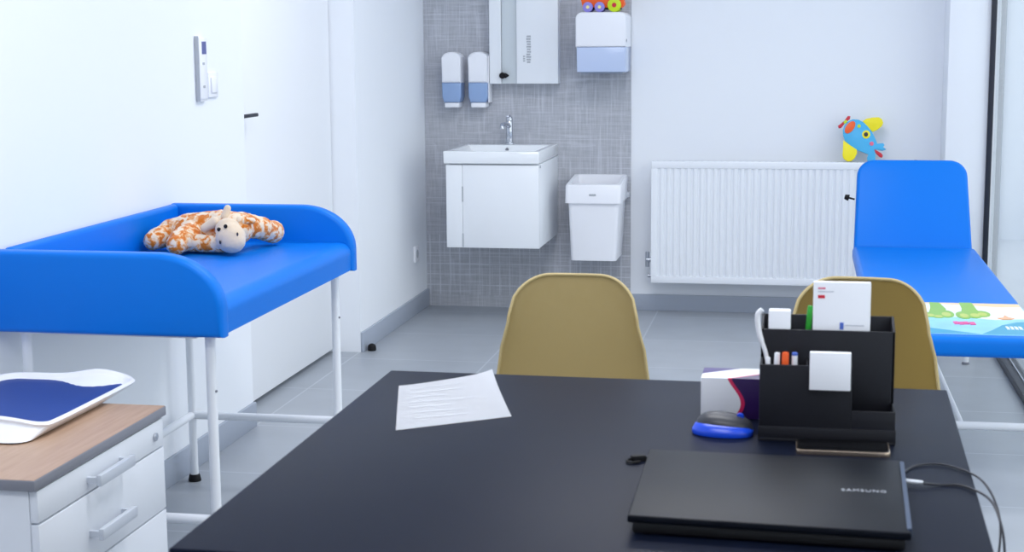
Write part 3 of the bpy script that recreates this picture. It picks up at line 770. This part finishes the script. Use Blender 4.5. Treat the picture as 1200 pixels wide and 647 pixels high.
g2 = MB(); g2.box(RX0 + .004, RX1 - .004, 7.680, 7.686, RZ1 - .012, RZ1); g2.build('rear_strip', M['rad'], t)
for x in (RX0 + .2, RX1 - .2): MB().box(x - .02, x + .02, 7.685, 7.748, 0.25, 0.70, .003).build('wall_mount', M['rad'], t)
v = MB(); v.cyl((RX0 - .028, 7.655, 0.27), (RX0, 7.655, 0.27), 0.012); v.cyl((RX0 - .022, 7.655, 0.235), (RX0 - .022, 7.655, 0.31), 0.010); v.build('return_valve', M['silver'], t)
v = MB(); v.cyl((RX0 - .02, 7.655, 0.19), (RX0, 7.655, 0.19), 0.009); v.build('drain_plug', M['silver'], t)
v = MB(); v.cyl((RX1, 7.655, 0.735), (RX1 + .025, 7.655, 0.735), 0.010); v.cyl((RX1 + .012, 7.655, 0.735), (RX1 + .012, 7.655, 0.775), 0.006); v.build('bleed_valve', M['silver'], t)
# knob on the couch side of the radiator front : backrest lever of the couch
cc = bpy.data.objects['examination_couch']
kb = MB(); kb.cyl((0.226, 6.80, 0.668), (0.198, 6.80, 0.675), 0.004, n=14); kb.cyl((0.202, 6.80, 0.674), (0.184, 6.80, 0.679), 0.014, 0.010, n=18, bev=.002)
kb.build('adjusting_knob', M['black'], cc)['label'] = 'black adjusting knob'

# ------------------------------------------------------------------ toy plane on the radiator
t = thing('toy_plane', (0.27, 7.65, 0.766), 'flat painted toy airplane with yellow wings standing on the radiator', 'toy')
tilt = Matrix.Translation((0, 7.640, 0.7645)) @ Matrix.Rotation(math.radians(-13), 4, 'X')
def tp_(cx, cy):
    px = 960 + cx / 8.09; py = 120 + cy / 8.09
    return (0.181 + (px - 985) * 0.00407, 0.884 - (py - 160) * 0.00407 - 0.7665)
def tpoly(pts): return [tp_(*p) for p in pts]
def tell(cx, cy, rx, ry, ang=0, n=22):
    a = math.radians(ang); ca, sa = math.cos(a), math.sin(a)
    return tpoly([(cx + rx * math.cos(2 * PI * i / n) * ca - ry * math.sin(2 * PI * i / n) * sa, cy + rx * math.cos(2 * PI * i / n) * sa + ry * math.sin(2 * PI * i / n) * ca) for i in range(n)])
def plate(name, polys, m, y0, y1, parent=t, bev=0.0015, label=None):
    b = MB()
    for p in polys: b.prism(p, 'y', y0, y1, bev, 2, mtx=tilt)
    o = b.build(name, m, parent)
    if label: o['label'] = label
    return o
bodyp = [(222, 260), (232, 215), (262, 175), (310, 152), (365, 155), (410, 178), (455, 222), (495, 275), (525, 335), (545, 385), (600, 380), (612, 400), (600, 418), (628, 440), (590, 452), (540, 440), (518, 448), (530, 490), (528, 555), (455, 555), (452, 520), (462, 488), (420, 472), (360, 448), (300, 410), (245, 360), (225, 310)]
fus = plate('fuselage', [tpoly(bodyp)], M['cyan'], -0.012, 0.0)
plate('wing', [tpoly([(405, 168), (440, 145), (500, 132), (555, 130), (585, 150), (597, 185), (585, 215), (545, 250), (500, 272), (455, 230), (425, 195)])], M['yellow'], -0.009, -0.001, label='yellow upper wing')
plate('wing', [tpoly([(228, 355), (300, 408), (355, 445), (358, 480), (335, 530), (305, 555), (270, 558), (235, 535), (222, 500), (226, 430)])], M['yellow'], -0.015, -0.004, label='yellow lower wing')
plate('windscreen', [tell(288, 230, 68, 38, -55)], M['orange'], -0.015, -0.011)
plate('propeller', [tpoly([(175, 215), (190, 205), (235, 165), (265, 120), (290, 122), (285, 150), (240, 190), (205, 235), (182, 238)])], M['red'], -0.014, -0.002)
plate('propeller_hub', [tell(244, 178, 20, 14, -50)], M['lime'], -0.017, -0.013)
plate('window_disc', [tell(372, 218, 16, 18)], M['lime'], -0.0135, -0.0115, fus, 0.0005)
ey = plate('eye', [tell(440, 298, 38, 40)], M['yellow'], -0.0135, -0.0115, fus, 0.0005)
plate('cheek', [tell(492, 386, 20, 20)], M['pinkink'], -0.0135, -0.0115, fus, 0.0005)
plate('tail_fin', [tpoly([(518, 440), (545, 455), (585, 480), (598, 500), (590, 520), (565, 512), (530, 475)])], M['red'], -0.015, -0.003)
plate('pupil', [tell(438, 298, 20, 22)], M['dark'], -0.0145, -0.0130, fus, 0.0003)

# ------------------------------------------------------------------ paper towel dispenser and toy vehicle
t = thing('towel_dispenser', (-0.965, 7.65, 1.2), 'white paper towel dispenser on the right edge of the tiled wall', 'dispenser')
TX0, TX1 = -1.082, -0.838
MB().prism([(TX0, 1.318), (TX1, 1.318)] + arc(TX1 - .03, 1.453, .03, .03, 0, 90, 6) + arc(TX0 + .03, 1.453, .03, .03, 90, 180, 6), 'y', 7.50, 7.738, 0.010, 3).build('cover', M['plastic'], t)
MB().prism([(TX0 + .006, 1.198), (TX1 - .004, 1.198), (TX1 - .003, 1.318), (TX0 + .004, 1.318)], 'y', 7.508, 7.738, 0.006, 2).build('refill_window', M['bluewater2'], t)['label'] = 'pale blue translucent lower window'
MB().box(TX0 + .02, TX1 - .02, 7.55, 7.735, 1.190, 1.199).build('bottom_slot', M['skirt'], t)
MB().cyl((TX1 - .010, 7.52, 1.347), (TX1 + .002, 7.52, 1.347), 0.008).build('lock', M['edgegrey'], t)
t = thing('toy_car', (-0.955, 7.59, 1.483), 'red toy vehicle with lavender and lime wheels on the towel dispenser', 'toy')
zz = 1.4832; dX = 0.008; dY = -0.055
MB().prism([(dX + x, z) for x, z in [(-1.062, zz + .024), (-1.070, zz + .06), (-1.045, zz + .075), (-0.985, zz + .075), (-0.97, zz + .13), (-0.90, zz + .13), (-0.865, zz + .07), (-0.858, zz + .035), (-0.872, zz + .02)][::-1]], 'y', 7.605 + dY, 7.665 + dY, 0.004).build('body', M['orange'], t)
MB().box(-1.047, -0.867, 7.615 + dY, 7.655 + dY, zz + .012, zz + .03, 0.002).build('chassis', M['dark'], t)
for x, r, m, m2 in ((-1.027, 0.0245, 'lav', 'cream'), (-0.970, 0.0245, 'lav', 'cream'), (-0.899, 0.033, 'lime', 'red')):
    for y0, y1, f in ((7.592 + dY, 7.605 + dY, -1), (7.665 + dY, 7.678 + dY, 1)):
        wl = MB().cyl((x, y0, zz + r), (x, y1, zz + r), r, n=28, bev=.003).build('wheel', M[m], t)
        MB().cyl((x, (y0 if f < 0 else y1) - .002, zz + r), (x, (y0 if f < 0 else y1) + .002, zz + r), r * 0.33, n=16).build('hub', M[m2], wl)

# ------------------------------------------------------------------ soap dispensers
def soap(x0, x1, label):
    t = thing('soap_dispenser', ((x0 + x1) / 2, 7.69, 1.02), label, 'dispenser', 'soap dispensers left of the mirror cabinet')
    c = MB(); c.prism([(x0, 1.145), (x1, 1.145), (x1 - .002, 1.27)] + arc((x0 + x1) / 2, 1.270, (x1 - x0) / 2 - .002, 0.028, 0, 180, 10) + [(x0 + .002, 1.27)], 'y', 7.63, 7.738, 0.012, 3); c.build('cover', M['plastic'], t)
    c = MB(); c.prism([(x0 + .010, 1.048), (x1 - .010, 1.048), (x1 - .001, 1.075), (x1, 1.145), (x0, 1.145), (x0 + .001, 1.075)], 'y', 7.634, 7.738, 0.008, 3); c.build('refill_window', M['bluewater'], t)['label'] = 'blue see-through refill window'
    c = MB(); c.box(x0 + .012, x1 - .012, 7.642, 7.735, 1.022, 1.047, 0.005, 2); c.build('push_bar', M['plastic'], t)
    return t
s1 = soap(-1.775, -1.677, 'left white soap dispenser with blue window on the grey tiles')
s2 = copy_tree(s1); s2.location.x += 0.135; s2['label'] = 'right white soap dispenser with blue window next to the mirror cabinet'
MB().box(-1.5425, -1.5365, 7.65, 7.735, 1.045, 1.28, 0.002).build('side_clip', M['plastic'], s2)

# ------------------------------------------------------------------ mirror cabinet
t = thing('mirror_cabinet', (-1.355, 7.69, 1.14), 'tall white mirror cabinet on the tiles above the washbasin', 'cabinet')
MB().box(-1.533, -1.190, 7.665, 7.738, 1.14, 2.0, 0.002).build('body', M['white'], t)
d = MB().box(-1.533, -1.474, 7.645, 7.663, 1.14, 2.0, 0.002).build('door', M['white'], t); 
k = MB(); k.cyl((-1.468, 7.646, 1.180), (-1.468, 7.628, 1.180), 0.016, 0.013, n=18); k.cyl((-1.452, 7.636, 1.180), (-1.434, 7.636, 1.180), 0.014, 0.003, n=14)
k.build('knob', M['black'], d)['label'] = 'black pointed knob'
MB().box(-1.472, -1.397, 7.655, 7.663, 1.14, 2.0, 0.001).build('mirror_strip', M['mirror'], t)['label'] = 'grey mirror strip'
d = MB().box(-1.395, -1.188, 7.640, 7.663, 1.14, 2.0, 0.002).build('door', M['white'], t)
mk = MB(); random.seed(11)
for i in range(11):
    z = 1.375 - i * 0.0125; mk.box(-1.342 - random.random() * .004, -1.326 + random.random() * .004, 7.6385, 7.641, z - .0085, z)
for i in range(3): mk.box(-1.362, -1.352, 7.6385, 7.641, 1.27 - i * .011, 1.277 - i * .011)
mk.build('vertical_mark', M['mark'], d)['label'] = 'faint grey vertical lettering'

# ------------------------------------------------------------------ washbasin, tap, vanity
t = thing('vanity_cabinet', (-1.43, 7.45, 0.38), 'white wall hung vanity cabinet under the washbasin', 'cabinet')
MB().box(-1.650, -1.206, 7.180, 7.738, 0.382, 0.778, 0.002).build('body', M['white'], t)
MB().box(-1.650, -1.572, 7.160, 7.178, 0.382, 0.774, 0.0015).build('filler_panel', M['white'], t)
d = MB().box(-1.5705, -1.206, 7.160, 7.178, 0.382, 0.774, 0.0015).build('door', M['white'], t)
for z0, z1 in ((0.60, 0.672), (0.385, 0.45)): MB().box(-1.574, -1.5675, 7.1585, 7.1605, z0, z1).build('door_slot', M['mark'], d)
MB().cyl((-1.208, 7.20, 0.765), (-1.2045, 7.20, 0.765), 0.008).build('cover_cap', M['edgegrey'], t)
MB().box(-1.63, -1.226, 7.738, 7.7385, 0.70, 0.76).build('mounting_rail', M['whitemetal'], t)
t = thing('washbasin', (-1.43, 7.45, 0.78), 'white rectangular ceramic washbasin on the vanity cabinet', 'washbasin')
bs = MB()
def ring(z, x0, x1, y0, y1): return [(x0, y0, z), (x1, y0, z), (x1, y1, z), (x0, y1, z)]
bmx = bmesh.new()
R = [ring(0.7805, -1.659, -1.204, 7.149, 7.738), ring(0.839, -1.660, -1.203, 7.148, 7.738), ring(0.839, -1.635, -1.228, 7.170, 7.60), ring(0.800, -1.605, -1.258, 7.21, 7.585), ring(0.785, -1.56, -1.30, 7.26, 7.55)]
vs = [[bmx.verts.new(p) for p in r] for r in R]
bmx.faces.new(vs[0][::-1])
for a, b in zip(vs[:-1], vs[1:]):
    for i in range(4): bmx.faces.new([a[i], a[(i + 1) % 4], b[(i + 1) % 4], b[i]])
bmx.faces.new(vs[-1])
bmesh.ops.bevel(bmx, geom=bmx.edges[:], offset=0.004, segments=3, profile=0.5, affect='EDGES')
bs._merge(bmx); bs.build('basin', M['ceramic'], t)
MB().cyl((-1.437, 7.594, 0.819), (-1.437, 7.588, 0.817), 0.008).build('overflow_hole', M['edgegrey'], t)
MB().cyl((-1.435, 7.42, 0.784), (-1.435, 7.42, 0.788), 0.022).build('drain', M['chrome'], t)
t = thing('tap', (-1.436, 7.655, 0.838), 'chrome mixer tap on the back rim of the washbasin', 'tap')
MB().cyl((-1.436, 7.655, 0.8385), (-1.436, 7.655, 0.847), 0.024, bev=.002).cyl((-1.436, 7.655, 0.847), (-1.436, 7.655, 0.955), 0.018, 0.0165, bev=.002).build('body', M['chrome'], t)
MB().tube(smooth_path([(-1.436, 7.655, 0.925), (-1.440, 7.61, 0.940), (-1.448, 7.545, 0.942), (-1.449, 7.530, 0.932), (-1.449, 7.528, 0.922)], 5), 0.0115, 12).build('spout', M['chrome'], t)
MB().cyl((-1.436, 7.655, 0.955), (-1.436, 7.655, 0.978), 0.0185, 0.014, bev=.003).box(-1.444, -1.428, 7.59, 7.662, 0.975, 0.986, 0.004).build('lever', M['chrome'], t)

# ------------------------------------------------------------------ waste bin
t = thing('waste_bin', (-1.0, 7.64, 0.28), 'white open topped waste bin hung on the tiles right of the washbasin', 'bin')
bmx = bmesh.new()
def rr(z, x0, x1, y0, y1, r=.02): return [(x, y, z) for x, y in rrect(x0, x1, y0, y1, r, 4)]
R = [rr(0.288, -1.100, -0.878, 7.455, 7.735), rr(0.570, -1.110, -0.862, 7.438, 7.736), rr(0.571, -1.124, -0.853, 7.424, 7.737), rr(0.650, -1.122, -0.851, 7.426, 7.737), rr(0.660, -1.118, -0.854, 7.430, 7.736),
     rr(0.660, -1.100, -0.870, 7.462, 7.722), rr(0.59, -1.094, -0.878, 7.47, 7.715), rr(0.30, -1.085, -0.89, 7.48, 7.71)]
R = [[(x, y, z + (0.026 * (y - 7.43) / 0.3 if z > 0.6 else 0)) for x, y, z in r] for r in R]
vs = [[bmx.verts.new(p) for p in r] for r in R]; n = len(vs[0])
bmx.faces.new(vs[0][::-1])
for a, b in zip(vs[:-1], vs[1:]):
    for i in range(n): bmx.faces.new([a[i], a[(i + 1) % n], b[(i + 1) % n], b[i]])
bmx.faces.new(vs[-1])
b = MB(); b._merge(bmx); b.build('bucket', M['plastic'], t)
MB().box(-1.005, -0.972, 7.4225, 7.4262, 0.607, 0.617, 0.001).build('badge', M['mark'], t)
MB().box(-0.854, -0.842, 7.69, 7.735, 0.575, 0.60, 0.002).build('wall_mount', M['greymet'], t)

# ------------------------------------------------------------------ small wall items
t = thing('remote_control', (-1.885, 4.74, 1.17), 'white remote control with a dark display in a holder on the left wall', 'remote control')
MB().box(-1.900, -1.888, 4.722, 4.790, 1.165, 1.27, 0.004).build('holder', M['plastic'], t)
rc = MB().box(-1.899, -1.884, 4.724, 4.788, 1.172, 1.368, 0.004).build('remote', M['plastic'], t)
MB().box(-1.8842, -1.8832, 4.744, 4.780, 1.315, 1.355).build('display', mat('remote_display', (84, 92, 150), 0.3), rc)['label'] = 'dark blue display'
for z in (1.285, 1.212): MB().box(-1.8842, -1.8828, 4.746, 4.762, z - .004, z + .004).build('button', M['mark'], rc)
MB().box(-1.899, -1.885, 4.7195, 4.7215, 1.166, 1.372, 0.0005).build('shaded_side', M['mark'], t)['label'] = 'grey strip coloured as the shaded side'  # shade on the remote's near side, put in as a thin grey strip
t = thing('light_switch', (-1.895, 4.87, 1.22), 'white light switch right of the remote control', 'light switch')
MB().box(-1.900, -1.892, 4.815, 4.895, 1.175, 1.255, 0.002).build('plate', M['plastic'], t)
MB().box(-1.892, -1.887, 4.83, 4.88, 1.19, 1.24, 0.002).build('rocker', M['plastic'], t)
t = thing('wall_socket', (-1.885, 7.5, 0.3), 'white wall socket low on the wall left of the tiles', 'socket')
MB().box(-1.890, -1.880, 7.46, 7.54, 0.26, 0.34, 0.002).build('plate', M['plastic'], t)
MB().cyl((-1.8795, 7.50, 0.30), (-1.8835, 7.50, 0.30), 0.022).build('socket_well', M['mark'], t)
t = thing('door_stop', (-1.852, 6.535, 0), 'small black door stop on the floor beside the skirting', 'door stop')
MB().cyl((-1.852, 6.535, 0), (-1.852, 6.535, 0.016), 0.019, n=24, bev=.003).ball((-1.852, 6.535, 0.016), (0.0185, 0.0185, 0.016)).build('rubber', M['black'], t)

# ------------------------------------------------------------------ light
wd = bpy.data.worlds.new('sky'); scene.world = wd; wd.use_nodes = True
bg = wd.node_tree.nodes['Background']; bg.inputs['Color'].default_value = (0.96, 0.98, 1.0, 1); bg.inputs['Strength'].default_value = 2.0
def area(name, loc, rot, sx, sy, power, col=(1, 1, 1), portal=False):
    l = bpy.data.lights.new(name, 'AREA'); l.shape = 'RECTANGLE'; l.size = sx; l.size_y = sy; l.energy = power; l.color = col
    o = bpy.data.objects.new(name, l); COL.objects.link(o); o.location = loc; o.rotation_euler = rot
    if portal: l.cycles.is_portal = True
    return o
area('window_portal', (0.885, 3.95, 1.28), (0, math.radians(90), 0), 2.5, 7.0, 1, portal=True)
for y in (0.7, 3.0, 5.4): area('ceiling_fill', (-0.5, y, CE - .02), (0, 0, 0), 1.2, 0.6, 32, (0.98, 0.98, 1.0))  # unseen fill lights added under the ceiling to brighten the room, no fixtures

# ------------------------------------------------------------------ camera
F, YAW, PIT, ROL = 1825.4, 0.184526, 0.149875, -0.0073781
f = Vector((-math.sin(YAW) * math.cos(PIT), math.cos(YAW) * math.cos(PIT), -math.sin(PIT)))
r = Vector((math.cos(YAW), math.sin(YAW), 0)); u = r.cross(f)
r2 = r * math.cos(ROL) + u * math.sin(ROL); u2 = r2.cross(f)
cam = bpy.data.cameras.new('camera'); cam.sensor_width = 36; cam.lens = F / 1200 * 36; cam.clip_start = 0.05
cam.dof.use_dof = True; cam.dof.focus_distance = 5.2; cam.dof.aperture_fstop = 11.0
co = bpy.data.objects.new('camera', cam); COL.objects.link(co)
mw = Matrix(((r2.x, u2.x, -f.x, 0), (r2.y, u2.y, -f.y, 0), (r2.z, u2.z, -f.z, 1.35), (0, 0, 0, 1)))
co.matrix_world = mw
scene.camera = co
vs_ = scene.view_settings
scene.display_settings.display_device = 'sRGB'
vs_.view_transform = 'Standard'; vs_.look = 'None'; vs_.gamma = 1.0; vs_.use_curve_mapping = False
vs_.exposure = -0.12
scene.cycles.use_denoising = True
scene.cycles.max_bounces = 10; scene.cycles.diffuse_bounces = 6
